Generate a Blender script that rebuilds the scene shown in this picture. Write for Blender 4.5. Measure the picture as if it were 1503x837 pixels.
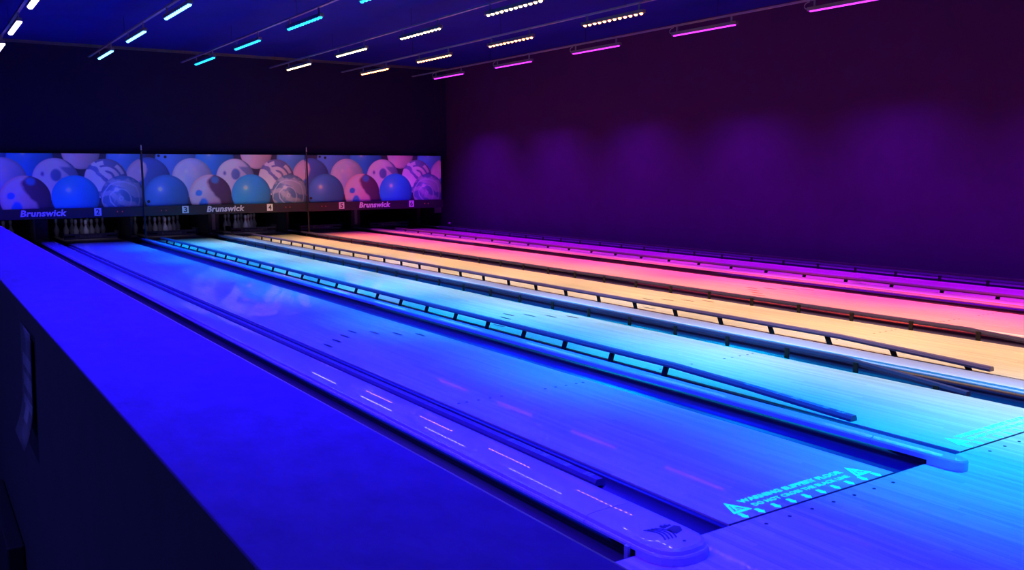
import bpy, bmesh, math, random
import numpy as np
from mathutils import Vector, Matrix

for o in list(bpy.data.objects):
    bpy.data.objects.remove(o)
S = bpy.context.scene
COL = S.collection
PI = math.pi

# ------------------------------------------------------------------ camera
FPX, PITCH, YAW, ROLL = 1319.83, 0.1257, 0.5891, -0.0043
CX, CY, CZ = -2.5121, -2.2638, 1.3398
fw = Vector((math.sin(YAW)*math.cos(PITCH), math.cos(YAW)*math.cos(PITCH), -math.sin(PITCH)))
r0 = Vector((math.cos(YAW), -math.sin(YAW), 0)); u0 = r0.cross(fw)
r1 = r0*math.cos(ROLL) + u0*math.sin(ROLL); u1 = -r0*math.sin(ROLL) + u0*math.cos(ROLL)
cd = bpy.data.cameras.new('camera'); cam = bpy.data.objects.new('camera', cd); COL.objects.link(cam)
M = Matrix((r1, u1, -fw)).transposed().to_4x4(); M.translation = (CX, CY, CZ)
cam.matrix_world = M
cd.sensor_fit = 'HORIZONTAL'; cd.sensor_width = 36.0; cd.lens = FPX/1503*36.0
cd.clip_start = 0.02; cd.clip_end = 100
S.camera = cam

# ------------------------------------------------------------------ world, view
w = bpy.data.worlds.new('world'); S.world = w; w.use_nodes = True
w.node_tree.nodes['Background'].inputs['Color'].default_value = (0.10, 0.10, 1.0, 1)
w.node_tree.nodes['Background'].inputs['Strength'].default_value = 0.07
S.view_settings.view_transform = 'Standard'; S.view_settings.look = 'None'
S.view_settings.exposure = 0.0; S.view_settings.gamma = 1.0; S.view_settings.use_curve_mapping = False

# LED rows: one over each lane.  X, light colour, watts per bar, lens colour, lens strength
ROWX = [-1.11, 0.47, 2.13, 3.90, 5.49, 7.20]
ROWNAME = ['violet', 'blue', 'cyan', 'yellowish white', 'orange', 'magenta']
LIGHTC = [(0.025, 0.0, 1.0), (0.0, 0.012, 1.0), (0.0, 0.42, 1.0), (1.0, 0.74, 0.42), (1.0, 0.09, 0.02), (0.33, 0.0, 1.0)]
WATT = [88, 112, 54, 46, 66, 84]
LENSC = [(0.75, 0.6, 1.0), (0.12, 0.45, 1.0), (0.02, 0.6, 1.0), (1.0, 0.80, 0.34), (1.0, 0.32, 0.11), (0.60, 0.03, 1.0)]
LENSP = [10, 6, 2.2, 9, 14, 3]
BARY = [14.03, 11.57, 9.10, 6.64, 4.18, 1.71, -0.76]
BARL, BARZ = 1.27, 3.35
SPREAD = [math.radians(a) for a in (82, 72, 57, 70, 57, 90)]

# ------------------------------------------------------------------ materials
def mat(name, col, rough=0.6, metal=0.0, spec=0.5, coat=0.0, noise=0.0, nscale=30, bump=0.0, emit=None, es=0.0, alpha=1.0, stretch=None, coat_rough=0.05):
    m = bpy.data.materials.new(name); m.use_nodes = True
    nt = m.node_tree; b = nt.nodes['Principled BSDF']
    b.inputs['Base Color'].default_value = (*col, 1); b.inputs['Roughness'].default_value = rough
    b.inputs['Metallic'].default_value = metal; b.inputs['Specular IOR Level'].default_value = spec
    b.inputs['Coat Weight'].default_value = coat; b.inputs['Coat Roughness'].default_value = coat_rough
    b.inputs['Alpha'].default_value = alpha
    if emit:
        b.inputs['Emission Color'].default_value = (*emit, 1); b.inputs['Emission Strength'].default_value = es
    if noise or bump:
        tc = nt.nodes.new('ShaderNodeTexCoord'); mp = nt.nodes.new('ShaderNodeMapping')
        nt.links.new(tc.outputs['Object'], mp.inputs['Vector'])
        if stretch: mp.inputs['Scale'].default_value = stretch
        n = nt.nodes.new('ShaderNodeTexNoise'); n.inputs['Scale'].default_value = nscale
        n.inputs['Detail'].default_value = 5; n.inputs['Roughness'].default_value = 0.65
        nt.links.new(mp.outputs['Vector'], n.inputs['Vector'])
        if noise:
            mr = nt.nodes.new('ShaderNodeMapRange')
            mr.inputs['From Min'].default_value = 0.25; mr.inputs['From Max'].default_value = 0.75
            mr.inputs['To Min'].default_value = 1-noise; mr.inputs['To Max'].default_value = 1+noise
            nt.links.new(n.outputs['Fac'], mr.inputs['Value'])
            vm = nt.nodes.new('ShaderNodeVectorMath'); vm.operation = 'SCALE'
            vm.inputs[0].default_value = col
            nt.links.new(mr.outputs['Result'], vm.inputs['Scale'])
            nt.links.new(vm.outputs['Vector'], b.inputs['Base Color'])
        if bump:
            bp = nt.nodes.new('ShaderNodeBump'); bp.inputs['Strength'].default_value = bump; bp.inputs['Distance'].default_value = 0.004
            nt.links.new(n.outputs['Fac'], bp.inputs['Height']); nt.links.new(bp.outputs['Normal'], b.inputs['Normal'])
    return m

def wood_mat(name, base, dark, boardw, rough, coat):
    """printed maple boards running along Y: per-board tint, long grain streaks, thin board lines"""
    m = bpy.data.materials.new(name); m.use_nodes = True
    nt = m.node_tree; b = nt.nodes['Principled BSDF']; L = nt.links.new; N = nt.nodes.new
    tc = N('ShaderNodeTexCoord'); sep = N('ShaderNodeSeparateXYZ'); L(tc.outputs['Object'], sep.inputs['Vector'])
    dv = N('ShaderNodeMath'); dv.operation = 'DIVIDE'; dv.inputs[1].default_value = boardw; L(sep.outputs['X'], dv.inputs[0])
    fl = N('ShaderNodeMath'); fl.operation = 'FLOOR'; L(dv.outputs[0], fl.inputs[0])
    # butt joints: each board is broken in Y at its own offset
    wn = N('ShaderNodeTexWhiteNoise'); wn.noise_dimensions = '1D'; L(fl.outputs[0], wn.inputs['W'])
    yo = N('ShaderNodeMath'); yo.operation = 'MULTIPLY_ADD'; yo.inputs[1].default_value = 1.3; L(sep.outputs['Y'], yo.inputs[0])
    sc = N('ShaderNodeMath'); sc.operation = 'MULTIPLY'; sc.inputs[1].default_value = 7.0; L(wn.outputs['Value'], sc.inputs[0]); L(sc.outputs[0], yo.inputs[2])
    yf = N('ShaderNodeMath'); yf.operation = 'FLOOR'; L(yo.outputs[0], yf.inputs[0])
    cb = N('ShaderNodeCombineXYZ'); L(fl.outputs[0], cb.inputs['X']); L(yf.outputs[0], cb.inputs['Y'])
    w2 = N('ShaderNodeTexWhiteNoise'); w2.noise_dimensions = '2D'; L(cb.outputs[0], w2.inputs['Vector'])
    mp = N('ShaderNodeMapping'); mp.inputs['Scale'].default_value = (60, 2.2, 1); L(tc.outputs['Object'], mp.inputs['Vector'])
    gn = N('ShaderNodeTexNoise'); gn.inputs['Scale'].default_value = 1.0; gn.inputs['Detail'].default_value = 6; gn.inputs['Roughness'].default_value = 0.7
    L(mp.outputs['Vector'], gn.inputs['Vector'])
    mp2 = N('ShaderNodeMapping'); mp2.inputs['Scale'].default_value = (28, 0.9, 1); L(tc.outputs['Object'], mp2.inputs['Vector'])
    g2 = N('ShaderNodeTexNoise'); g2.inputs['Scale'].default_value = 1.0; g2.inputs['Detail'].default_value = 3
    L(mp2.outputs['Vector'], g2.inputs['Vector'])
    a = N('ShaderNodeMath'); a.operation = 'MULTIPLY_ADD'; a.inputs[1].default_value = 0.34; L(w2.outputs['Value'], a.inputs[0])
    a2 = N('ShaderNodeMath'); a2.operation = 'MULTIPLY'; a2.inputs[1].default_value = 0.75; L(gn.outputs['Fac'], a2.inputs[0]); L(a2.outputs[0], a.inputs[2])
    a3 = N('ShaderNodeMath'); a3.operation = 'MULTIPLY_ADD'; a3.inputs[1].default_value = 0.4; L(g2.outputs['Fac'], a3.inputs[0]); L(a.outputs[0], a3.inputs[2])
    fr = N('ShaderNodeMath'); fr.operation = 'FRACT'; L(dv.outputs[0], fr.inputs[0])
    ln = N('ShaderNodeMath'); ln.operation = 'LESS_THAN'; ln.inputs[1].default_value = 0.07; L(fr.outputs[0], ln.inputs[0])
    l2 = N('ShaderNodeMath'); l2.operation = 'MULTIPLY_ADD'; l2.inputs[1].default_value = -0.16; L(ln.outputs[0], l2.inputs[0]); L(a3.outputs[0], l2.inputs[2])
    ramp = N('ShaderNodeValToRGB'); ramp.color_ramp.elements[0].position = 0.40; ramp.color_ramp.elements[1].position = 0.98
    ramp.color_ramp.elements[0].color = (*dark, 1); ramp.color_ramp.elements[1].color = (*base, 1)
    L(l2.outputs[0], ramp.inputs['Fac']); L(ramp.outputs['Color'], b.inputs['Base Color'])
    b.inputs['Roughness'].default_value = rough; b.inputs['Specular IOR Level'].default_value = 0.4
    b.inputs['Coat Weight'].default_value = coat; b.inputs['Coat Roughness'].default_value = 0.03
    return m

RAILSHADE = mat('rail_shaded_vinyl', (0.035, 0.026, 0.075), 0.55, spec=0.2, noise=0.08, nscale=12)  # same rail vinyl, with the shade of the right-hand rails put into its colour
LANE = wood_mat('lane_maple', (0.74, 0.60, 0.47), (0.50, 0.39, 0.29), 1.054/39, 0.36, 0.55)
APPR = wood_mat('approach_maple', (0.70, 0.56, 0.42), (0.36, 0.28, 0.20), 0.027, 0.42, 0.12)
MARK = mat('lane_mark_dark', (0.02, 0.015, 0.01), 0.4)
FOUL = mat('foul_line_black', (0.01, 0.01, 0.012), 0.35)
CAPM = mat('cap_grey_plastic', (0.58, 0.50, 0.62), 0.3, spec=0.5, coat=1.0, coat_rough=0.02, noise=0.05, nscale=3)
CAPD = mat('cap_logo_dark', (0.05, 0.05, 0.07), 0.4)
GUTM = mat('gutter_charcoal', (0.060, 0.032, 0.10), 0.36, spec=0.35, noise=0.1, nscale=4)
GUTB = mat('gutter_black', (0.035, 0.022, 0.045), 0.5)
RAILM = mat('rail_grey_vinyl', (0.13, 0.070, 0.14), 0.4, noise=0.08, nscale=12)
POSTM = mat('post_black', (0.008, 0.007, 0.010), 0.6, spec=0.2)
BOLT = mat('bolt_steel', (0.5, 0.5, 0.5), 0.35, metal=0.8)
STICK = mat('sticker_silver', (0.30, 0.30, 0.50), 0.4)
STICKD = mat('sticker_ink', (0.10, 0.10, 0.12), 0.5)
CARPET = mat('carpet_top', (0.15, 0.08, 0.46), 0.95, spec=0.1, noise=0.16, nscale=26, bump=0.6, stretch=(1.0, 0.6, 1))
WALLC = mat('half_wall_black', (0.055, 0.055, 0.062), 0.55, noise=0.12, nscale=10)
EDGE = mat('edge_trim', (0.40, 0.38, 0.42), 0.5, noise=0.3, nscale=9)
BLACKW = mat('black_wall_paint', (0.036, 0.006, 0.062), 0.85, spec=0.15, noise=0.12, nscale=2)
BACKW = mat('back_wall_paint', (0.012, 0.008, 0.040), 0.9, spec=0.1, noise=0.1, nscale=2)
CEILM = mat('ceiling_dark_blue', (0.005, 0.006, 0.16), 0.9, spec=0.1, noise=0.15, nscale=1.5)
DARK = mat('machine_black', (0.02, 0.02, 0.022), 0.6)
DARK2 = mat('machine_charcoal', (0.06, 0.06, 0.065), 0.5, noise=0.3, nscale=8)
KICK = mat('kickback_grey', (0.30, 0.29, 0.31), 0.5)
BEAM = mat('beam_charcoal', (0.022, 0.016, 0.028), 0.5, noise=0.12, nscale=6)
WHITE = mat('sign_white', (0.85, 0.84, 0.86), 0.45)
RAKE = mat('rake_grey', (0.26, 0.26, 0.28), 0.45, noise=0.2, nscale=10)
RAKET = mat('rake_lettering', (0.55, 0.55, 0.58), 0.5)
PINW = mat('pin_white', (0.80, 0.80, 0.76), 0.2, coat=0.3)
PINR = mat('pin_red', (0.5, 0.03, 0.03), 0.3)
REDI = mat('indicator_red', (0.5, 0.05, 0.05), 0.4, emit=(1.0, 0.12, 0.12), es=0.12)
HOUS = mat('led_housing', (0.12, 0.12, 0.12), 0.5)
TRACK = mat('track_grey', (0.16, 0.15, 0.22), 0.5)
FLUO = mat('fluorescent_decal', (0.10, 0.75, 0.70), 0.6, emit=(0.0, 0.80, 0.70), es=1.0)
CONC = mat('concourse_carpet', (0.05, 0.05, 0.06), 0.95, noise=0.4, nscale=20)
SLEEVE = mat('leaflet_sleeve', (0.5, 0.5, 0.52), 0.12, coat=0.6, alpha=0.35)
PAPERD = mat('leaflet_navy', (0.05, 0.07, 0.16), 0.4)
PAPERL = mat('leaflet_pale', (0.55, 0.62, 0.7), 0.4)
EQP = mat('equipment_green_grey', (0.17, 0.24, 0.19), 0.6, noise=0.3, nscale=5)
STEEL = mat('steel_pale', (0.55, 0.55, 0.6), 0.35, metal=0.3)

def print_mat():
    m = bpy.data.materials.new('mural_print'); m.use_nodes = True
    nt = m.node_tree; b = nt.nodes['Principled BSDF']
    a = nt.nodes.new('ShaderNodeVertexColor'); a.layer_name = 'print'
    nt.links.new(a.outputs['Color'], b.inputs['Base Color'])
    b.inputs['Roughness'].default_value = 0.45
    return m
PRINT = print_mat()

# ------------------------------------------------------------------ helpers
def link(o, parent=None):
    COL.objects.link(o)
    if parent is not None: o.parent = parent
    return o

def tag(o, label=None, cat=None, group=None, kind=None):
    if label: o['label'] = label
    if cat: o['category'] = cat
    if group: o['group'] = group
    if kind: o['kind'] = kind
    return o

def empty(name, loc, label=None, cat=None, group=None):
    o = bpy.data.objects.new(name, None); o.location = loc; o.empty_display_size = 0.1
    link(o); return tag(o, label, cat, group)

def mesh(name, verts, faces, m=None, parent=None, smooth=False, loc=None):
    me = bpy.data.meshes.new(name); me.from_pydata([tuple(v) for v in verts], [], faces); me.update()
    if m: me.materials.append(m)
    if smooth: me.polygons.foreach_set('use_smooth', [True]*len(me.polygons))
    o = bpy.data.objects.new(name, me); link(o, parent)
    if loc is not None: o.location = loc
    return o

class MB:
    """collects shapes (local coordinates) into ONE mesh object"""
    def __init__(s): s.v = []; s.f = []
    def add(s, V, F):
        n = len(s.v); s.v += [tuple(v) for v in V]; s.f += [tuple(i+n for i in f) for f in F]; return s
    def box(s, x0, x1, y0, y1, z0, z1, bev=0.0):
        if bev <= 0:
            V = [(x, y, z) for z in (z0, z1) for y in (y0, y1) for x in (x0, x1)]
            F = [(0, 2, 3, 1), (4, 5, 7, 6), (0, 1, 5, 4), (2, 6, 7, 3), (0, 4, 6, 2), (1, 3, 7, 5)]
            return s.add(V, F)
        bm = bmesh.new(); bmesh.ops.create_cube(bm, size=1.0)
        for v in bm.verts:
            v.co = ((x0+x1)/2+v.co.x*(x1-x0), (y0+y1)/2+v.co.y*(y1-y0), (z0+z1)/2+v.co.z*(z1-z0))
        bmesh.ops.bevel(bm, geom=list(bm.edges), offset=bev, segments=2, affect='EDGES', profile=0.5)
        bm.verts.index_update()
        V = [v.co[:] for v in bm.verts]; F = [[v.index for v in f.verts] for f in bm.faces]; bm.free()
        return s.add(V, F)
    def sweep(s, prof, path, close=True, caps=True):
        """profile (x,z) list carried along path of (y, dx, dz)"""
        n = len(prof); V = []; F = []
        for (y, dx, dz) in path:
            V += [(x+dx, y, z+dz) for x, z in prof]
        for k in range(len(path)-1):
            for i in range(n if close else n-1):
                j = (i+1) % n
                F.append((k*n+i, k*n+j, (k+1)*n+j, (k+1)*n+i))
        if caps and close:
            F.append(tuple(range(n))[::-1]); F.append(tuple((len(path)-1)*n+i for i in range(n)))
        return s.add(V, F)
    def lathe(s, prof, seg=16, c=(0, 0, 0)):
        V = []; F = []
        for r, z in prof:
            for i in range(seg):
                a = 2*PI*i/seg; V.append((c[0]+r*math.cos(a), c[1]+r*math.sin(a), c[2]+z))
        for k in range(len(prof)-1):
            for i in range(seg):
                j = (i+1) % seg; F.append((k*seg+i, k*seg+j, (k+1)*seg+j, (k+1)*seg+i))
        F.append(tuple(range(seg))[::-1]); F.append(tuple((len(prof)-1)*seg+i for i in range(seg)))
        return s.add(V, F)
    def tube(s, pts, r, seg=8):
        pts = [Vector(p) for p in pts]; V = []; F = []
        for k, p in enumerate(pts):
            t = (pts[min(k+1, len(pts)-1)]-pts[max(k-1, 0)]).normalized()
            a = t.cross(Vector((0, 0, 1)));
            if a.length < 1e-3: a = t.cross(Vector((1, 0, 0)))
            a.normalize(); b = t.cross(a)
            for i in range(seg):
                an = 2*PI*i/seg; V.append(p+a*math.cos(an)*r+b*math.sin(an)*r)
        for k in range(len(pts)-1):
            for i in range(seg):
                j = (i+1) % seg; F.append((k*seg+i, k*seg+j, (k+1)*seg+j, (k+1)*seg+i))
        F.append(tuple(range(seg))); F.append(tuple((len(pts)-1)*seg+i for i in range(seg))[::-1])
        return s.add(V, F)
    def plate(s, outline, z0, z1):
        """flat polygon (x,y) given thickness"""
        n = len(outline); V = [(x, y, z0) for x, y in outline]+[(x, y, z1) for x, y in outline]
        F = [tuple(range(n))[::-1], tuple(range(n, 2*n))]+[(i, (i+1) % n, n+(i+1) % n, n+i) for i in range(n)]
        return s.add(V, F)
    def build(s, name, m, parent=None, smooth=False, loc=None):
        o = mesh(name, s.v, s.f, m, parent, smooth, loc)
        bm = bmesh.new(); bm.from_mesh(o.data); bmesh.ops.recalc_face_normals(bm, faces=bm.faces); bm.to_mesh(o.data); bm.free()
        return o

def copy_tree(o, parent=None):
    c = o.copy(); COL.objects.link(c); c.parent = parent
    for ch in list(o.children): copy_tree(ch, c)
    return c

def text_mesh(body, width, height=None, shear=0.0, bold=0.0, thick=0.002):
    """lettering as a mesh in the XY plane, centred, scaled to width x height"""
    cu = bpy.data.curves.new('txt', 'FONT'); cu.body = body; cu.shear = shear; cu.offset = bold
    cu.extrude = 0.02; cu.resolution_u = 3; cu.space_character = 1.0+bold*1.5
    o = bpy.data.objects.new('txt', cu); COL.objects.link(o)
    dg = bpy.context.evaluated_depsgraph_get(); ev = o.evaluated_get(dg)
    me = bpy.data.meshes.new_from_object(ev)
    bpy.data.objects.remove(o); bpy.data.curves.remove(cu)
    co = np.empty(len(me.vertices)*3); me.vertices.foreach_get('co', co); co = co.reshape(-1, 3)
    mn, mx = co.min(0), co.max(0); c = (mn+mx)/2; sx = width/(mx[0]-mn[0]); sy = (height/(mx[1]-mn[1])) if height else sx
    co = (co-c)*np.array([sx, sy, thick/(mx[2]-mn[2])]); me.vertices.foreach_set('co', co.ravel()); me.update()
    me.materials.clear()
    return me

def text_obj(name, me, m, parent, loc, rot=(0, 0, 0)):
    me.name = name
    if not me.materials: me.materials.append(m)
    o = bpy.data.objects.new(name, me); link(o, parent); o.location = loc; o.rotation_euler = rot
    return o

# ------------------------------------------------------------------ layout numbers (metres; X across, Y down the lanes, Z up; foul line Y=0)
LW = 1.054; GW = 0.235
LL = [-1.764, 0.0, 1.586, 3.350, 4.936, 6.700]          # left edge of each lane
LNAME = ['violet-lit first', 'deep blue', 'cyan', 'cream', 'pink', 'magenta']
LEND = 19.3
WALLX = 8.25; MASKY = 16.5; CEILZ = 3.75

# ------------------------------------------------------------------ structure
def struct(name, mb, m): return tag(mb.build(name, m), kind='structure')
struct('floor', MB().box(-2.10, WALLX, -6.5, 0.0, -0.12, 0.0), APPR)
struct('floor', MB().box(-8.0, -2.12, -6.5, 20.4, -0.40, -0.30), CONC)
struct('floor', MB().box(-2.12, WALLX, 0.0, 20.4, -0.40, -0.20), GUTB)
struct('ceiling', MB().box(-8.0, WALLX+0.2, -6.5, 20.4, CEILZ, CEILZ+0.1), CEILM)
struct('wall_right', MB().box(WALLX, WALLX+0.2, -6.5, 20.4, -0.4, CEILZ), BLACKW)
struct('wall_left', MB().box(-8.2, -8.0, -6.5, 20.4, -0.4, CEILZ), BLACKW)
struct('wall_back', MB().box(-8.0, WALLX, MASKY+0.12, MASKY+0.24, 1.66, CEILZ), BACKW)
struct('wall_end', MB().box(-8.0, WALLX, 20.2, 20.4, -0.4, CEILZ), DARK)
struct('wall_end', MB().box(-8.0, -2.30, MASKY+0.12, MASKY+0.24, -0.3, 1.66), BACKW)
struct('baseboard_right', MB().box(WALLX-0.02, WALLX, 0.0, 16.4, -0.0, 0.06), DARK2)
struct('trim_1', MB().box(-7.99, WALLX-0.002, MASKY+0.08, MASKY+0.12, CEILZ-0.05, CEILZ), DARK2)

# approach dots in front of the foul line (inlaid marks of the floor)
fl = bpy.data.objects['floor']
dot = MB().lathe([(0.008, 0), (0.008, 0.0012)], 10)
first = None
for li in range(1, 4):
    for k in range(7):
        x = LL[li]+(4.5+5*k)*LW/39
        if first is None: first = dot.build('approach_dot', MARK, fl, loc=(x, -0.064, 0.0)); o = first
        else: o = first.copy(); link(o, fl); o.location = (x, -0.064, 0.0)

# ------------------------------------------------------------------ lanes
def b2x(b): return b*LW/39
def lane_proto():
    r = empty('bowling_lane', (0, 0, 0))
    MB().box(0, LW, 0.012, 17.9, -0.055, 0.0).build('lane_bed', LANE, r)
    MB().box(0, LW, 17.903, LEND, -0.055, 0.0).build('pin_deck', LANE, r)
    MB().box(0, LW, 0.0, 0.012, -0.055, 0.0010).build('foul_line', FOUL, r)
    am = None
    for k in range(7):                                  # slim arrow targets in a V
        y = 4.80-abs(k-3)*0.154; x = b2x(4.5+5*k)
        if am is None:
            am = MB().plate([(-0.012, -0.16), (0.012, -0.16), (0.014, -0.04), (0.0, 0.02), (-0.014, -0.04)], 0, 0.0008).build('lane_arrow', MARK, r, loc=(x, y, 0)); continue
        o = am.copy(); link(o, r); o.location = (x, y, 0)
    dm = None
    for b in (2.5, 4.5, 7.5, 10.5, 13.5, 25.5, 28.5, 31.5, 34.5, 36.5):
        if dm is None:
            dm = MB().lathe([(0.0095, 0), (0.0095, 0.0008)], 10).build('lane_dot', MARK, r, loc=(b2x(b), 2.16, 0)); continue
        o = dm.copy(); link(o, r); o.location = (b2x(b), 2.16, 0)
    # fluorescent warning print by the foul line
    t1 = text_mesh('WARNING SLIPPERY FLOOR', 0.655, 0.034, bold=0.03, thick=0.0008)
    text_obj('warning_lettering', t1, FLUO, r, (0.537, 0.1515, 0.0008))
    t2 = text_mesh('DO NOT CROSS THE BLACK LINE', 0.612, 0.028, bold=0.02, thick=0.0008)
    text_obj('warning_lettering', t2, FLUO, r, (0.537, 0.098, 0.0008))
    tri = None
    for x in (0.145, 0.925):
        if tri is None:
            mb = MB(); c = [(-0.052, -0.045), (0.052, -0.045), (0.0, 0.06)]
            ci = [(a*0.66, b*0.66-0.0034) for a, b in c]
            V = [(a, b, z) for z in (0, 0.0008) for a, b in c+ci]
            F = []
            for i in range(3):
                j = (i+1) % 3
                F += [(i, j, 3+j, 3+i), (6+i, 6+j, 9+j, 9+i), (i, j, 6+j, 6+i), (3+i, 3+j, 9+j, 9+i)]
            mb.add(V, F)
            # slipping figure: head, body, legs, skid lines
            mb.lathe([(0.006, 0), (0.006, 0.0008)], 8, (0.004, 0.018, 0))
            mb.plate([(-0.004, 0.012), (0.004, 0.010), (-0.004, -0.010), (-0.012, -0.006)], 0, 0.0008)
            mb.plate([(-0.008, -0.006), (-0.002, -0.010), (0.016, -0.022), (0.012, -0.026), (-0.010, -0.014)], 0, 0.0008)
            mb.plate([(-0.010, -0.010), (-0.018, -0.026), (-0.013, -0.027), (-0.004, -0.012)], 0, 0.0008)
            mb.plate([(-0.028, -0.030), (0.026, -0.030), (0.026, -0.034), (-0.028, -0.034)], 0, 0.0008)
            mb.plate([(0.000, 0.008), (0.016, 0.004), (0.016, 0.000), (0.001, 0.002)], 0, 0.0008)
            tri = mb.build('warning_triangle', FLUO, r, loc=(x, 0.117, 0.0004)); continue
        o = tri.copy(); link(o, r); o.location = (x, 0.117, 0.0004)
    ar = None
    for k in range(10):
        x = 0.113+k*(0.9645-0.113)/9
        if ar is None:
            ar = MB().plate([(-0.010, 0.024), (0.010, 0.024), (0.011, -0.004), (0.018, -0.004), (0.0, -0.026), (-0.018, -0.004), (-0.011, -0.004)], 0, 0.0008).build('warning_arrow', FLUO, r, loc=(x, 0.040, 0.0004)); continue
        o = ar.copy(); link(o, r); o.location = (x, 0.040, 0.0004)
    return r
lp = lane_proto()
LLAB = ['bowling lane hidden behind the carpeted counter top, furthest left',
        'deep blue lit bowling lane nearest the counter, with cyan warning print',
        'cyan lit bowling lane between two raised bumper rails',
        'cream and peach lit bowling lane in the middle of the hall',
        'pink red lit bowling lane with no raised bumpers',
        'magenta lit bowling lane along the dark side wall']
for i in range(6):
    o = lp if i == 0 else copy_tree(lp)
    o.location = (LL[i], 0, 0); tag(o, LLAB[i], 'bowling lane', 'bowling lanes')

# gutters: flat lip by the lane, round channel
def gutter(x0, side, label, m):
    """x0 = lane edge; side=-1 channel lies left of the lane"""
    prof = [(0.0, -0.008), (0.022, -0.008), (0.026, -0.012)]
    cx_, r_ = 0.1305, 0.1045
    for k in range(0, 13):
        a = PI-PI*k/12; prof.append((cx_+r_*math.cos(a), -0.014-0.058*math.sin(a)))
    prof.append((GW-0.002, -0.012)); prof.append((GW, 0.018))
    bot = [(x, z-0.004) for x, z in prof][::-1]
    P = [(side*x, z) for x, z in prof+bot]
    o = MB().sweep(P, [(0.012, 0, 0), (6, 0, 0), (12, 0, 0), (19.3, 0, 0)]).build('gutter_channel', m, None, True, loc=(x0, 0, 0))
    o.data.polygons.foreach_set('use_smooth', [len(p.vertices) == 4 for p in o.data.polygons])
    xa, xb = sorted((0, side*GW))
    MB().box(xa+0.001, xb-0.001, 0.001, 0.012, -0.075, -0.004).build('end_plate', GUTB, o)
    return tag(o, label, 'gutter', 'lane gutters')
LC = ['hidden first lane', 'deep blue lane', 'cyan lane', 'cream lane', 'pink lane', 'magenta lane']
for i in range(6):
    gutter(LL[i], -1, 'charcoal gutter channel on the left of the '+LC[i], GUTM if i else GUTB)
    gutter(LL[i]+LW, 1, 'charcoal gutter channel on the right of the '+LC[i], GUTM if i else GUTB)

# division caps
def outline(hw, tip, yend, ys, seg=10, inset=0.0):
    h = hw-inset; pts = [(-h, yend), (-h, ys)]
    for k in range(seg+1):
        a = PI+PI*k/seg
        # superellipse nose
        cx = math.copysign(abs(math.cos(a))**0.75, math.cos(a)); sy = -abs(math.sin(a))**0.75
        pts.append((h*cx, ys+(ys-(tip+inset))*sy))
    pts += [(h, ys), (h, yend)]
    return pts
def cap(xc, wid, ztop, tip, label, logo=False, yb=17.6):
    root = empty('division_cap', (xc, 0, 0), label, 'lane divider', 'divider caps between lanes')
    hw = wid/2
    def layers(y0, nose):
        zs_ = 0.020
        L_ = [(zs_, 0), (ztop*0.55, 0), (ztop*0.66, 0.004), (ztop*0.68, 0.010), (ztop*0.93, 0.014), (ztop, 0.024)] if wid > 0.15 else \
             [(zs_, 0), (ztop*0.72, 0), (ztop*0.86, 0.004), (ztop*0.84, 0.014), (ztop*1.0, 0.024)]
        if wid > 0.15: L_ += [(ztop, 0.042), (ztop, 0.062), (ztop, 0.082), (ztop, 0.100), (ztop, hw-0.004)]
        crown = lambda x: 0.385*(hw*hw-x*x)-0.0015 if wid > 0.15 else 0.0
        V = []; F = []
        for z, ins in L_:
            if nose: pts = outline(hw, tip, y0, tip+(0.16 if wid > 0.15 else 0.10), inset=ins)
            else: pts = [(-hw+ins, yb), (-hw+ins, y0), (hw-ins, y0), (hw-ins, yb)]
            n = len(pts); V += [(x, y, z+(max(0.0, crown(x)) if ins > 0.02 else 0.0)) for x, y in pts]
        for k in range(len(L_)-1):
            for i in range(n-1 if nose else n):
                j = (i+1) % n; F.append((k*n+i, k*n+j, (k+1)*n+j, (k+1)*n+i))
        F.append(tuple((len(L_)-1)*n+i for i in range(n))); F.append(tuple(range(n))[::-1])
        if nose:
            for k in range(len(L_)-1): F.append((k*n+n-1, k*n, (k+1)*n, (k+1)*n+n-1))
        return V, F
    seam = 0.29
    MB().add(*layers(seam+0.0015, False)).build('cap_strip', CAPM, root)
    MB().box(-hw+0.014, hw-0.014, 0.013, yb, -0.07, 0.0205).build('cap_support', GUTM, root)
    nose = MB().add(*layers(seam-0.0015, True)).build('cap_nose', CAPM, root)
    ob_ = outline(hw, tip, -0.002, tip+(0.16 if wid > 0.15 else 0.10))
    MB().plate(ob_, 0.0005, 0.0202).build('nose_base', CAPM, nose)
    for ch in (nose, [c for c in root.children if c.name.startswith('cap_strip')][0]):
        ch.data.polygons.foreach_set('use_smooth', [True]*len(ch.data.polygons)); ch.data.set_sharp_from_angle(angle=math.radians(22))
    if logo:
        mb = MB(); z0 = ztop+0.0045; z1 = ztop+0.0062
        for s_ in range(4):                         # waving stripes
            off = s_*0.017
            top = []; bot = []
            for k in range(9):
                t = k/8; x = -0.050+off*0.9+0.020*math.sin(t*PI*1.1)+t*0.012; y = 0.048-t*0.105-off*0.15
                top.append((x, y)); bot.append((x+0.008, y+0.002))
            mb.plate(top+bot[::-1], z0, z1)
        mb.plate([(0.028, 0.010), (0.075, 0.022), (0.088, 0.004), (0.070, -0.026), (0.040, -0.036), (0.030, -0.040), (0.022, -0.012)], z0, z1)
        mb.plate([(0.020, 0.040), (0.034, 0.052), (0.040, 0.040), (0.052, 0.050), (0.056, 0.036), (0.070, 0.040), (0.066, 0.028), (0.024, 0.022)], z0, z1)
        mb.build('logo_print', CAPD, nose)
        MB().lathe([(0.006, ztop), (0.006, ztop+0.0066)], 10, (0.008, -0.100, 0)).build('screw_cover', CAPD, nose)
    return root
cap(-0.355, 0.262, 0.052, -0.165, 'wide glossy cap between the counter and the deep blue lane, with printed emblem', True)
cap(1.327, 0.095, 0.058, -0.165, 'narrow cap between the deep blue and the cyan lane')
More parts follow.
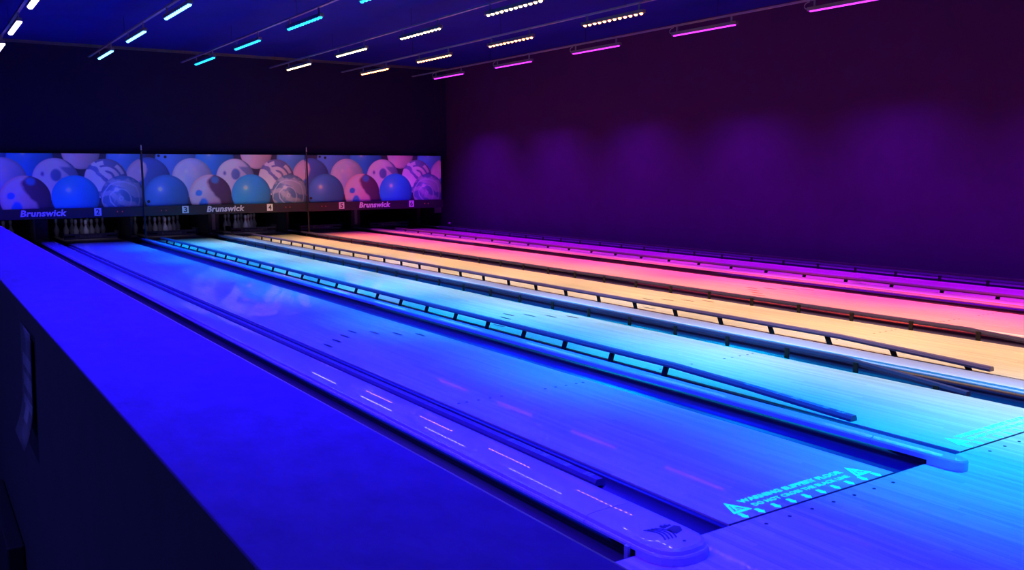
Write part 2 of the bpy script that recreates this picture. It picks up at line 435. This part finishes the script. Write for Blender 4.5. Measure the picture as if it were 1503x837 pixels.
cap(2.995, 0.250, 0.052, -0.165, 'wide pale cap between the cyan and the cream lane', True)
cap(4.669, 0.080, 0.052, -0.165, 'narrow cap between the cream and the pink lane')
cap(6.345, 0.250, 0.052, -0.165, 'wide cap between the pink and the magenta lane', True)
cap(-2.031, 0.05, 0.04, -0.10, 'narrow cap hidden behind the counter, left of the first lane')
cap(8.03, 0.08, 0.04, -0.165, 'narrow cap between the magenta lane and the dark side wall')

# kickback of gap beside cap 1: small bracket under the cap nose
br = MB().box(-0.006, 0.006, 0.0, 0.02, -0.05, 0.03).build('cap_bracket', STEEL, None, loc=(-0.496, 0.02, 0))
tag(br, 'small steel bracket under the cap nose beside the counter', 'bracket')

# bumper rails
RP = [(-0.027, 0), (-0.027, 0.014), (-0.018, 0.030), (0.018, 0.030), (0.027, 0.014), (0.027, 0)]
def rail(x, path, posts, label, side, lean=0.0, sticker=None, joint=None):
    """x of the rail centre, path = (y, dx, z of underside)"""
    RM = RAILSHADE if posts and side > 0 else RAILM
    root = empty('bumper_rail', (x, path[-1][0], 0), label, 'bumper rail', 'raised bumper rails' if posts else 'retracted bumper rails')
    y0 = path[-1][0]
    loc = [(p[0]-y0, p[1], p[2]) for p in path]
    if joint:
        za = path[0][2]; j = joint-y0
        MB().sweep(RP, [loc[0], (j+0.004, 0, za)]).build('rail_bar', RM, root)
        MB().sweep(RP, [(j-0.004, 0, za)]+loc[1:]).build('rail_bar', RM, root)
        MB().box(-0.010, 0.010, j-0.09, j+0.09, za+0.0305, za+0.0325).build('joint_plate', STICK, root)
    else:
        MB().sweep(RP, loc).build('rail_bar', RM, root)
    pm = None
    for y in posts:
        # height of the underside at this y
        zz = np.interp(y, [p[0] for p in path][::-1], [p[2] for p in path][::-1])
        if pm is None:
            mb = MB(); hy = 0.019; pd = path[0][2]+0.045
            # tall blade from gutter floor up to the rail underside
            V = [(-0.006+side*0.040, -hy+lean, -pd), (0.006+side*0.040, -hy+lean, -pd), (0.006+side*0.040, hy+lean, -pd), (-0.006+side*0.040, hy+lean, -pd),
                 (-0.010, -hy, 0.002), (0.010, -hy, 0.002), (0.010, hy, 0.002), (-0.010, hy, 0.002)]
            if side < 0:
                mb.add(V, [(0, 3, 2, 1), (4, 5, 6, 7), (0, 1, 5, 4), (1, 2, 6, 5), (2, 3, 7, 6), (3, 0, 4, 7)])
            else:
                mb.box(-0.034, -0.025, -hy, hy, -pd, 0.022, 0.003)
                mb.tube([(-0.0335, 0, 0.012), (-0.0365, 0, 0.012)], 0.004, 8)
            pm = mb.build('post', POSTM, root, loc=(0, y-y0, zz)); continue
        o = pm.copy(); link(o, root); o.location = (0, y-y0, zz)
    if sticker:
        ya, yb_, num = sticker
        zf = lambda y: float(np.interp(y, [p[0] for p in path][::-1], [p[2] for p in path][::-1]))+0.0303
        xf = lambda y: float(np.interp(y, [p[0] for p in path][::-1], [p[1] for p in path][::-1]))
        def slab(y_a, y_b, xa, xb, dz): # thin label following the rail top
            za, zb = zf(y_a)+dz, zf(y_b)+dz
            da, db = xf(y_a), xf(y_b)
            V = [(xa+da, y_a-y0, za), (xb+da, y_a-y0, za), (xb+db, y_b-y0, zb), (xa+db, y_b-y0, zb)]
            V += [(a, b, c+0.0006) for a, b, c in V]
            return V, [(0, 3, 2, 1), (4, 5, 6, 7), (0, 1, 5, 4), (1, 2, 6, 5), (2, 3, 7, 6), (3, 0, 4, 7)]
        st = MB().add(*slab(ya, yb_, -0.0170, 0.0170, 0)).build('warning_sticker', STICK, root)
        mb = MB()
        for k in range(3):
            xx = -0.0125+k*0.0095
            for (p, q) in ((0.05, 0.40), (0.43, 0.58), (0.66, 0.94)):
                mb.add(*slab(ya+(yb_-ya)*p, ya+(yb_-ya)*q, xx, xx+0.0045, 0.0007))
        mb.build('fine_print', STICKD, st)
        nb = MB().add(*slab(y0+0.055, y0+0.10, -0.0170, 0.0170, 0)).build('number_tile', STICK, root)
        tm = text_mesh(num, 0.018, 0.024, bold=0.02, thick=0.0008)
        text_obj('digit', tm, STICKD, nb, (xf(y0+0.0775), 0.0775, zf(y0+0.0775)+0.0012), (0, 0, PI/2))
    return root
def ys(a, step, top=16.1):
    r = []; y = a
    while y < top: r.append(y); y += step
    return r
rail(1.569, [(16.2, 0, 0.062), (1.95, 0, 0.062), (1.3, -0.015, 0.050), (0.56, -0.040, 0.030)], ys(2.01, 0.549), 'raised bumper rail standing on the left of the cyan lane', -1, sticker=(1.32, 0.72, '3'))
rail(2.679, [(16.2, 0, 0.055), (1.45, 0, 0.055), (0.60, 0.015, -0.014)], ys(0.78, 0.567), 'raised bumper rail with black posts on the right of the cyan lane', 1)
rail(3.345, [(16.2, 0, 0.060), (2.0, 0, 0.060), (0.80, -0.020, 0.022)], ys(0.98, 0.560), 'raised bumper rail with slanting posts on the left of the cream lane', -1, lean=-0.085, joint=8.75)
rail(4.443, [(16.2, 0, 0.058), (1.6, 0, 0.058), (0.70, 0.005, 0.01)], ys(0.92, 0.575), 'raised bumper rail on the right of the cream lane', 1)
rail(6.672, [(16.2, 0, 0.052), (1.6, 0, 0.052), (0.70, 0, 0.01)], ys(0.74, 0.600), 'raised bumper rail on the left of the magenta lane', -1)
rail(7.793, [(16.2, 0, 0.050), (1.6, 0, 0.050), (0.70, 0, 0.01)], ys(0.90, 0.585), 'raised bumper rail on the right of the magenta lane, beside the dark wall', 1)
rail(-0.070, [(16.2, 0, -0.036), (0.70, 0, -0.036)], [], 'retracted bumper rail lying in the gutter left of the deep blue lane', 1, sticker=(1.42, 0.92, '2'))

# ------------------------------------------------------------------ half wall with carpeted top (counter)
hw_ = empty('half_wall', (-2.15, 5.0, -0.3), 'long half wall with carpeted flat top in the left foreground', 'half wall')
Z0 = 0.3
def hwb(x0, x1, y0, y1, z0, z1, bev=0): return MB().box(x0+2.15, x1+2.15, y0-5, y1-5, z0+Z0, z1+Z0, bev)
hwb(-2.283, -2.022, -5.0, 16.45, 0.994, 1.0, 0.002).build('carpet_top', CARPET, hw_)
hwb(-2.282, -2.060, -5.0, 16.45, -0.3, 0.994).build('wall_body', WALLC, hw_)
hwb(-2.0600, -2.0240, -5.0, 16.45, 0.962, 0.994).build('top_rim', WALLC, hw_)
hwb(-2.0235, -2.0195, -5.0, 16.45, 0.975, 0.999).build('edge_strip', EDGE, hw_)

# leaflet in a clear sleeve on the outer face
lf = empty('leaflet_holder', (-2.284, 0.31, 0.64), 'clear leaflet sleeve hanging on the dark outer face of the half wall', 'leaflet holder')
def sheet(y0, y1, z0, z1, out, nz=14, th=0.0015):
    V = []; F = []
    for k in range(nz+1):
        z = z0+(z1-z0)*k/nz; t = z/0.315; s = max(0.0, 0.40-t)/0.40; o_ = out+0.022*s*s
        skew = 0.10*(1-t)
        for y in (y0+skew, y1+skew):
            V.append((-o_-0.003, y, z)); V.append((-o_-0.003-th, y, z))
    for k in range(nz):
        a = k*4; b = a+4
        F += [(a, a+2, b+2, b), (a+1, b+1, b+3, a+3), (a, b, b+1, a+1), (a+2, a+3, b+3, b+2)]
    F += [(0, 1, 3, 2), (nz*4, nz*4+2, nz*4+3, nz*4+1)]
    return MB().add(V, F)
sheet(-0.150, 0.085, 0.0, 0.315, 0.004).build('sleeve', SLEEVE, lf, True)
pp = sheet(-0.135, 0.070, 0.045, 0.295, 0.001, th=0.001).build('leaflet', PAPERD, lf, True)
for (a, b) in ((0.20, 0.235), (0.14, 0.18), (0.09, 0.115)):
    sheet(-0.125, 0.060, a, b, 0.0024, nz=5, th=0.0006).build('print_band', PAPERL, pp)
sheet(-0.06, 0.020, 0.050, 0.100, 0.0024, nz=5, th=0.0006).build('glare_patch', WHITE, pp)  # white patch painted in for the glare on the lower leaflet

ob = empty('floor_box', (-2.284, 1.25, -0.3), 'dark box with a pale metal edge standing low against the half wall', 'box')
MB().box(-0.05, 0.0, -0.36, 0.40, 0.0, 0.46, 0.006).build('body', DARK, ob)
MB().tube([(-0.055, 0.37, 0.02), (-0.055, 0.37, 0.40)], 0.008).build('metal_edge', STEEL, ob, True)

# ------------------------------------------------------------------ masking units with printed mural
NX, NZ = 560, 172
MW, MH = 3.34, 1.02
def mural_mesh():
    xs = np.linspace(0, MW, NX+1); zs = np.linspace(0, MH, NZ+1)
    X, Z = np.meshgrid(xs, zs)
    rng = np.random.RandomState(4)
    def fbm(X, Z, s, seed):
        r = np.random.RandomState(seed); out = np.zeros_like(X); amp = 1
        for o in range(5):
            for k in range(3):
                a = r.uniform(0, 2*PI); f = s*(1.8**o)*r.uniform(0.7, 1.3); p = r.uniform(0, 2*PI)
                out += amp*np.sin((X*math.cos(a)+Z*math.sin(a))*f+p+1.5*np.sin((X*math.sin(a)-Z*math.cos(a))*f*0.7+p))/3
            amp *= 0.55
        return out
    C = np.zeros(X.shape+(3,)); C[:] = (0.035, 0.035, 0.07)
    def mix(a, b, t): t = np.clip(t, 0, 1)[..., None]; return a*(1-t)+np.array(b)*t
    def ball(cx, cz, r, base, kind=None, hl=0.7, seed=1):
        dx = (X-cx)/r; dz = (Z-cz)/r; d2 = dx*dx+dz*dz; ins = d2 < 1
        nz = np.sqrt(np.clip(1-d2, 0, 1))
        col = np.zeros_like(C); col[:] = base
        n1 = fbm(X-cx, Z-cz, 6, seed)
        if kind == 'blob':
            col = mix(col, (0.10, 0.30, 0.75), (0.22-np.hypot(dx+0.55, (dz-0.12)*1.0)+0.05*n1)*14)
            col = mix(col, (0.10, 0.30, 0.75), (0.30-np.hypot(dx+0.35, (dz+0.42)*0.7)+0.05*n1)*14)
            col = mix(col, (0.16, 0.08, 0.16), (dx-0.22+0.28*np.sin(dz*3)+0.12*n1)*7)
            col = mix(col, (0.12, 0.28, 0.6), (0.20-np.hypot(dx-0.25, dz-0.75)+0.05*n1)*10)
        elif kind == 'swirl':
            q = np.sin(dz*6.0+3.0*np.sin(dx*2.4+0.6)+1.9*n1+1.3*np.sin(3.1*dx+2.2*dz)); col = mix(col, (0.20, 0.24, 0.46), (q-0.35)*2.6)
            q2 = np.sin(np.sqrt(d2)*22+n1); col = mix(col, (0.22, 0.24, 0.44), np.where(dx+dz > 0.35, q2*1.2, 0))
        elif kind == 'swirl2':
            an = np.arctan2(dz+0.1, dx-0.15); q = np.sin(dx*4+dz*7+2.6*n1)
            col = mix(col, (0.14, 0.24, 0.42), (q+0.35)*1.4); q3 = np.sin(np.hypot(dx+0.1, dz+0.1)*17+1.5*n1); col = mix(col, (0.62, 0.66, 0.76), (q3-0.75)*3)
        elif kind == 'blotch':
            col = mix(col, (0.17, 0.22, 0.45), (0.26-np.hypot(dx-0.02, (dz-0.15)*0.8)+0.05*n1)*12)
            col = mix(col, (0.18, 0.18, 0.36), (0.10-np.hypot(dx+0.55, (dz-0.25)*0.7)+0.06*n1)*12)
            col = mix(col, (0.30, 0.34, 0.55), (dx-0.35+0.2*np.sin(dz*12+dx*6))*6)
        elif kind == 'cloud':
            col = mix(col, (0.45, 0.55, 0.80), (0.5+0.6*n1))
        elif kind == 'half':
            col = mix(col, (0.72, 0.52, 0.60), (-dx-0.25+0.35*np.sin(dz*4)+0.2*n1)*6)
        sh = np.clip(0.92-0.62*np.clip(dx*0.8-dz*0.25, -0.4, 1.2)**1.0, 0.14, 1.12)
        sh *= 0.55+0.45*np.clip(nz*1.8, 0, 1)
        c = col*sh[..., None]
        c += hl*np.exp(-(((dx+0.28)/0.085)**2+((dz-0.33)/0.085)**2))[..., None]
        c += hl*0.16*np.exp(-(((dx+0.28)/0.28)**2+((dz-0.33)/0.28)**2))[..., None]
        sm = np.clip((1-np.sqrt(d2))*r/0.012, 0, 1)[..., None]
        C[:] = C*(1-sm)+c*sm
    def hole(cx, cz, r):
        sm = np.clip((r-np.hypot(X-cx, Z-cz))/0.010, 0, 1)[..., None]; C[:] = C*(1-sm)+np.array((0.01, 0.01, 0.02))*sm
    blue = (0.08, 0.24, 0.66)
    ball(-0.30, 1.00, 0.40, (0.06, 0.12, 0.4), hl=0.1)
    ball(0.665, 0.90, 0.41, (0.14, 0.30, 0.72), hl=0.0); hole(0.33, 0.985, 0.032); hole(0.455, 0.965, 0.034)
    ball(1.42, 0.90, 0.40, (0.09, 0.30, 0.75), hl=0.45)
    ball(2.28, 1.06, 0.34, (0.85, 0.62, 0.66), hl=0.3)
    ball(3.11, 0.92, 0.40, (0.14, 0.32, 0.66), hl=0.5)
    ball(0.12, 0.54, 0.42, (0.10, 0.18, 0.50), 'half', hl=0.2, seed=5)
    ball(3.46, 0.54, 0.42, (0.10, 0.18, 0.50), 'half', hl=0.2, seed=5)
    ball(0.96, 0.55, 0.40, (0.75, 0.68, 0.78), 'cloud', hl=0.1, seed=7)
    ball(1.83, 0.54, 0.40, (0.86, 0.78, 0.84), 'blotch', hl=0.1, seed=8)
    ball(2.70, 0.54, 0.39, (0.92, 0.82, 0.84), 'swirl', hl=0.1, seed=9)
    ball(0.45, 0.19, 0.43, (0.10, 0.27, 0.62), hl=0.8, seed=2); hole(0.10, 0.09, 0.035)
    ball(1.31, 0.19, 0.43, (0.95, 0.66, 0.70), 'blob', hl=0.05, seed=3)
    ball(2.15, 0.20, 0.42, (0.10, 0.42, 0.86), hl=0.7, seed=2)
    ball(2.99, 0.20, 0.41, (0.42, 0.46, 0.56), 'swirl2', hl=0.9, seed=4)
    C = np.clip(C, 0, 1); g = C.mean(-1, keepdims=True); C = np.clip(g+(C-g)*1.2, 0, 1); C = np.clip(C*1.12, 0, 0.92)
    V = np.stack([X.ravel(), np.zeros(X.size), Z.ravel()], -1)
    nv = len(V); a = (np.arange(NZ)[:, None]*(NX+1)+np.arange(NX)[None, :]).ravel()
    Q = np.stack([a, a+1, a+NX+2, a+NX+1], -1).astype(np.int32)
    me = bpy.data.meshes.new('mural_panel')
    me.vertices.add(nv); me.vertices.foreach_set('co', V.ravel().astype(np.float32))
    me.loops.add(Q.size); me.loops.foreach_set('vertex_index', Q.ravel())
    me.polygons.add(len(Q)); me.polygons.foreach_set('loop_start', np.arange(0, Q.size, 4, dtype=np.int32)); me.polygons.foreach_set('loop_total', np.full(len(Q), 4, dtype=np.int32))
    me.update(calc_edges=True)
    at = me.color_attributes.new('print', 'FLOAT_COLOR', 'POINT')
    rgba = np.concatenate([C.reshape(-1, 3), np.ones((nv, 1))], 1).astype(np.float32); at.data.foreach_set('color', rgba.ravel())
    me.materials.append(PRINT)
    return me
MURAL = mural_mesh()
BR_T = text_mesh('Brunswick', 0.77, 0.125, shear=0.18, bold=0.035, thick=0.006)
MPAIR = [(-0.355, '1', '2'), (2.995, '3', '4'), (6.345, '5', '6')]
MLAB = ['blue lit masking panel with bowling ball mural and numbers 1 and 2, leftmost',
        'masking panel with bowling ball mural and numbers 3 and 4, in the middle',
        'purple lit masking panel with bowling ball mural and numbers 5 and 6, rightmost']
Bfirst = None
for pi, (xc, na, nb) in enumerate(MPAIR):
    xl = xc-1.675+0.002
    r = empty('masking_unit', (xc, MASKY, 0.5), MLAB[pi], 'masking panel', 'masking panels above the pins')
    mp_ = bpy.data.objects.new('mural_panel', MURAL); link(mp_, r); mp_.location = (-1.670, -0.0, 0.19)
    MB().box(-1.670, 1.670, 0.004, 0.05, 0.19, 1.212).build('panel_backing', DARK, r)
    MB().box(-1.672, 1.672, -0.075, 0.05, 0.0, 0.188, 0.006).build('beam', BEAM, r)
    o = text_obj('lettering', BR_T, WHITE, r, (-0.09, -0.079, 0.108), (PI/2, 0, 0)); Bfirst = Bfirst or o
    for xo, n_ in ((-0.895, na), (0.835, nb)):
        t = MB().box(xo-0.062, xo+0.062, -0.082, -0.075, 0.035, 0.18).build('number_tile', WHITE, r)
        tm = text_mesh(n_, 0.066, 0.105, bold=0.02, thick=0.003)
        text_obj('digit', tm, CAPD, t, (xo, -0.0845, 0.108), (PI/2, 0, 0))
    for xo in (-1.36, -1.27, 1.18, 1.27):
        MB().lathe([(0.010, 0), (0.010, 0.02), (0.005, 0.026)], 8, (xo, -0.09, 0.09)).build('indicator_lamp', REDI, r)
for x, lab in ((1.318, 'slim dark post between the blue and middle masking panels'), (4.668, 'slim dark post between the middle and purple masking panels')):
    r = empty('masking_post', (x, MASKY-0.10, 0.0), lab, 'post', 'posts between masking panels')
    MB().box(-0.014, 0.014, -0.014, 0.014, 0.0, 1.78, 0.003).build('shaft', DARK, r)
    MB().lathe([(0.012, 1.78), (0.010, 1.86), (0.004, 1.88)], 8).build('tip', STEEL, r, True)

# ------------------------------------------------------------------ pinsetter area
for k, (x0, x1, lab) in enumerate([(-0.47, -0.24, 'dark side board between the first and the deep blue pin decks'),
                                   (1.292, 1.349, 'dark side board between the deep blue and the cyan pin decks'),
                                   (2.878, 3.112, 'dark side board with pale edge between the cyan and the cream pin decks'),
                                   (4.642, 4.698, 'dark side board between the cream and the pink pin decks'),
                                   (6.228, 6.462, 'dark side board with pale edge between the pink and the magenta pin decks'),
                                   (7.992, 8.10, 'dark side board right of the magenta pin deck')]):
    r = empty('kickback_board', ((x0+x1)/2, 18.4, -0.05), lab, 'side board', 'side boards between pin decks')
    h = (x1-x0)/2
    MB().box(-h, h, -0.7, 0.95, 0.0, 0.62, 0.01).build('board', DARK2, r)
    if k in (2, 4):
        MB().box(-0.035, 0.035, -0.715, -0.70, 0.15, 0.55).build('front_edge', KICK, r)
    if k == 0:
        MB().tube([(-h-0.02, -0.72, 0.10), (-h-0.02, -0.72, 0.55)], 0.012).build('pipe', KICK, r, True)
PT = text_mesh('Brunswick', 0.42, 0.055, shear=0.15, bold=0.03, thick=0.004)
RLAB = {1: 'deep blue', 2: 'cyan', 3: 'cream', 4: 'pink', 5: 'magenta'}
for i in range(1, 6):
    r = empty('sweep_bar', (LL[i]+LW/2, 17.70, 0.0), 'grey sweep bar with faint lettering at the end of the '+RLAB[i]+' lane', 'sweep bar', 'sweep bars in front of the pins')
    MB().box(-0.50, 0.50, -0.015, 0.015, 0.015, 0.125, 0.004).build('bar', RAKE, r)
    MB().box(-0.50, -0.30, -0.019, -0.015, 0.055, 0.085).build('groove', DARK, r)
    MB().box(0.30, 0.50, -0.019, -0.015, 0.055, 0.085).build('groove', DARK, r)
    text_obj('lettering', PT, RAKET, r, (0, -0.018, 0.070), (PI/2, 0, 0))
    for s in (-1, 1):
        MB().box(s*0.52-0.012, s*0.52+0.012, -0.01, 0.35, 0.05, 0.16).build('arm', DARK2, r)
# pins
PR = [(0.0257, 0), (0.0285, 0.004), (0.0360, 0.019), (0.0452, 0.0572), (0.0530, 0.0857), (0.0605, 0.1143), (0.0580, 0.149), (0.0463, 0.184), (0.0313, 0.219), (0.0233, 0.2377), (0.0228, 0.254), (0.0237, 0.276), (0.0262, 0.298), (0.0312, 0.3239), (0.0323, 0.343), (0.0290, 0.362), (0.020, 0.374), (0.008, 0.380)]
def pin_proto():
    r = empty('bowling_pin', (0, 0, 0))
    MB().lathe(PR, 16).build('pin_body', PINW, r, True)
    for z0, z1 in ((0.262, 0.269), (0.280, 0.287)):
        ra, rb = np.interp([z0, z1], [p[1] for p in PR], [p[0] for p in PR])
        MB().lathe([(ra+0.0006, z0), (rb+0.0006, z1)], 16).build('neck_stripe', PINR, r, True)
    return r
pp0 = pin_proto(); used = False
PC = {0: 'hidden first lane', 1: 'deep blue lane', 2: 'cyan lane', 3: 'cream lane'}
for i in range(4):
    for row in range(4):
        for k in range(row+1):
            x = LL[i]+LW/2+(k-row/2)*0.3048; y = 18.29+row*0.264
            o = copy_tree(pp0) if used else pp0; used = True
            o.location = (x, y, 0.0)
            nm = ['head pin at the front of the rack', ('left', 'right')[k % 2]+' pin in the second row', ('left', 'middle', 'right')[k % 3]+' pin in the third row',
                  ('far left', 'left of centre', 'right of centre', 'far right')[k]+' pin in the back row'][row]
            tag(o, 'white '+nm+' on the '+PC[i], 'bowling pin', 'pins of the '+PC[i])
# pin pit curtains behind
for i in range(6):
    o = MB().box(-0.52, 0.52, 0, 0.03, 0, 0.75).build('pit_curtain', DARK, None, loc=(LL[i]+LW/2, 19.5, -0.05))
    tag(o, 'black pit curtain hanging behind the pins of the '+LC[i], 'curtain', 'pit curtains')
eq = empty('service_panel', (8.12, 16.85, 0.35), 'green grey panel glimpsed right of the purple masking panel', 'panel')
MB().box(-0.09, 0.10, 0, 0.04, 0, 1.02, 0.01).build('panel', EQP, eq)
MB().box(-0.07, 0.07, -0.012, 0, 0.72, 0.90, 0.004).build('vent', DARK2, eq)
kn = MB().lathe([(0.010, -0.03), (0.030, -0.02), (0.036, 0.0), (0.030, 0.02), (0.010, 0.03)], 14).build('round_knob', STEEL, None, True, loc=(8.17, 16.44, 0.114))
kn.location = (8.20, 16.44, 0.114); tag(kn, 'small round steel knob low on the side wall by the panels', 'knob')

# ------------------------------------------------------------------ LED bars on tracks
ORD = ['at the far end', 'second from the far end', 'third from the far end', 'fourth from the far end', 'fifth from the far end', 'sixth from the far end', 'nearest the foul line side']
for ri in range(6):
    x = ROWX[ri]
    t = MB().box(-0.020, 0.020, -3.0, 16.3, 0.0, 0.022).build('light_track', TRACK, None, loc=(x, 0, 3.475))
    tag(t, 'thin ceiling track carrying the '+ROWNAME[ri]+' row of LED bars', 'light track', 'ceiling light tracks')
    for y in (-2, 1, 4, 7, 10, 13, 16):
        MB().tube([(0, y, 0.022), (0, y, CEILZ-3.475)], 0.003, 6).build('hanger', POSTM, t)
    lm = mat('led_lens_'+str(ri), LENSC[ri], 0.3, emit=LENSC[ri], es=LENSP[ri])
    try: lm.cycles.emission_sampling = 'NONE'
    except Exception: pass
    proto = None
    for bi, y in enumerate(BARY):
        if proto is None:
            r = empty('led_bar', (x, y, BARZ))
            MB().box(-0.030, 0.030, 0.0, BARL, 0.0, 0.045, 0.005).build('housing', HOUS, r)
            ls = None
            for k in range(12):
                yy = 0.055+k*(BARL-0.11)/11
                if ls is None:
                    rr = 0.036 if ri == 0 else 0.023 if ri in (3, 4) else (0.028 if ri < 5 else 0.016)
                    prof = [(rr*math.cos(a), -rr*0.9*math.sin(a)-0.001) for a in (0, 0.4, 0.8, 1.15, 1.45)]
                    ls = MB().lathe(prof, 12).build('led_lens', lm, r, True, loc=(0, yy, 0)); continue
                o = ls.copy(); link(o, r); o.location = (0, yy, 0)
            if ri in (0, 1, 2, 5):
                MB().box(-0.012 if ri else -0.022, 0.012 if ri else 0.022, 0.03, BARL-0.03, -0.014, 0.0).build('diffuser_strip', lm, r)
            for yy in (0.10, BARL-0.10):
                MB().box(-0.008, 0.008, yy-0.012, yy+0.012, 0.045, 0.125).build('bracket', TRACK, r)
            if ri == 5:
                pts = [(0, BARL-0.005, 0.03)]+[(0, BARL+0.06*math.sin(a), 0.068-0.042*math.cos(a)) for a in (0.3, 0.8, 1.3, 1.8, 2.3, 2.8)]+[(0, BARL-0.02, 0.115)]
                MB().tube(pts, 0.005, 6).build('cable', KICK, r, True)
            ld = bpy.data.lights.new('led_light', 'AREA'); ld.shape = 'RECTANGLE'; ld.size = 0.05; ld.size_y = BARL
            ld.color = LIGHTC[ri]; ld.energy = WATT[ri]; ld.spread = SPREAD[ri]
            lo = bpy.data.objects.new('led_light', ld); link(lo, r); lo.location = (0, BARL/2, -0.045)
            proto = r
        else:
            r = copy_tree(proto); r.location = (x, y, BARZ)
        tag(r, ROWNAME[ri]+' LED bar under the ceiling, '+ORD[bi]+' of its row', 'light bar', ROWNAME[ri]+' LED bars')

# small blue-white lamp over the concourse (left of the half wall) and shaded lamps above the pin decks
cl = empty('ceiling_lamp', (-4.6, 0.4, 3.55), 'dim round lamp over the concourse left of the half wall', 'lamp')
MB().lathe([(0.02, 0.20), (0.02, 0.06), (0.16, 0.05), (0.18, 0.0), (0.165, 0.0), (0.15, 0.03)], 20).build('shade', HOUS, cl, True)
cg = mat('concourse_glow', (0.6, 0.65, 1.0), 0.4, emit=(0.35, 0.4, 1.0), es=8.0)
MB().lathe([(0.12, 0.0), (0.10, -0.012), (0.02, -0.02)], 16).build('diffuser', cg, cl, True)
ld = bpy.data.lights.new('lamp_light', 'AREA'); ld.shape = 'DISK'; ld.size = 0.25; ld.color = (0.10, 0.10, 1.0); ld.energy = 95
lo = bpy.data.objects.new('lamp_light', ld); link(lo, cl); lo.location = (0, 0, -0.03)
for i in range(6):
    r = empty('pin_deck_lamp', (LL[i]+LW/2, 17.78, 0.50), 'shaded strip lamp above the pins of the '+LC[i], 'lamp', 'pin deck lamps')
    MB().box(-0.76, 0.76, -0.03, 0.03, 0.01, 0.05, 0.004).build('housing', DARK, r)
    if i < 4:
        ld = bpy.data.lights.new('pin_light', 'AREA'); ld.shape = 'RECTANGLE'; ld.size = 0.8; ld.size_y = 0.04
        ld.color = (0.45, 0.42, 1.0); ld.energy = 0.6
        lo = bpy.data.objects.new('pin_light', ld); link(lo, r); lo.location = (0, 0, 0.0); lo.rotation_euler = (math.radians(40), 0, 0)
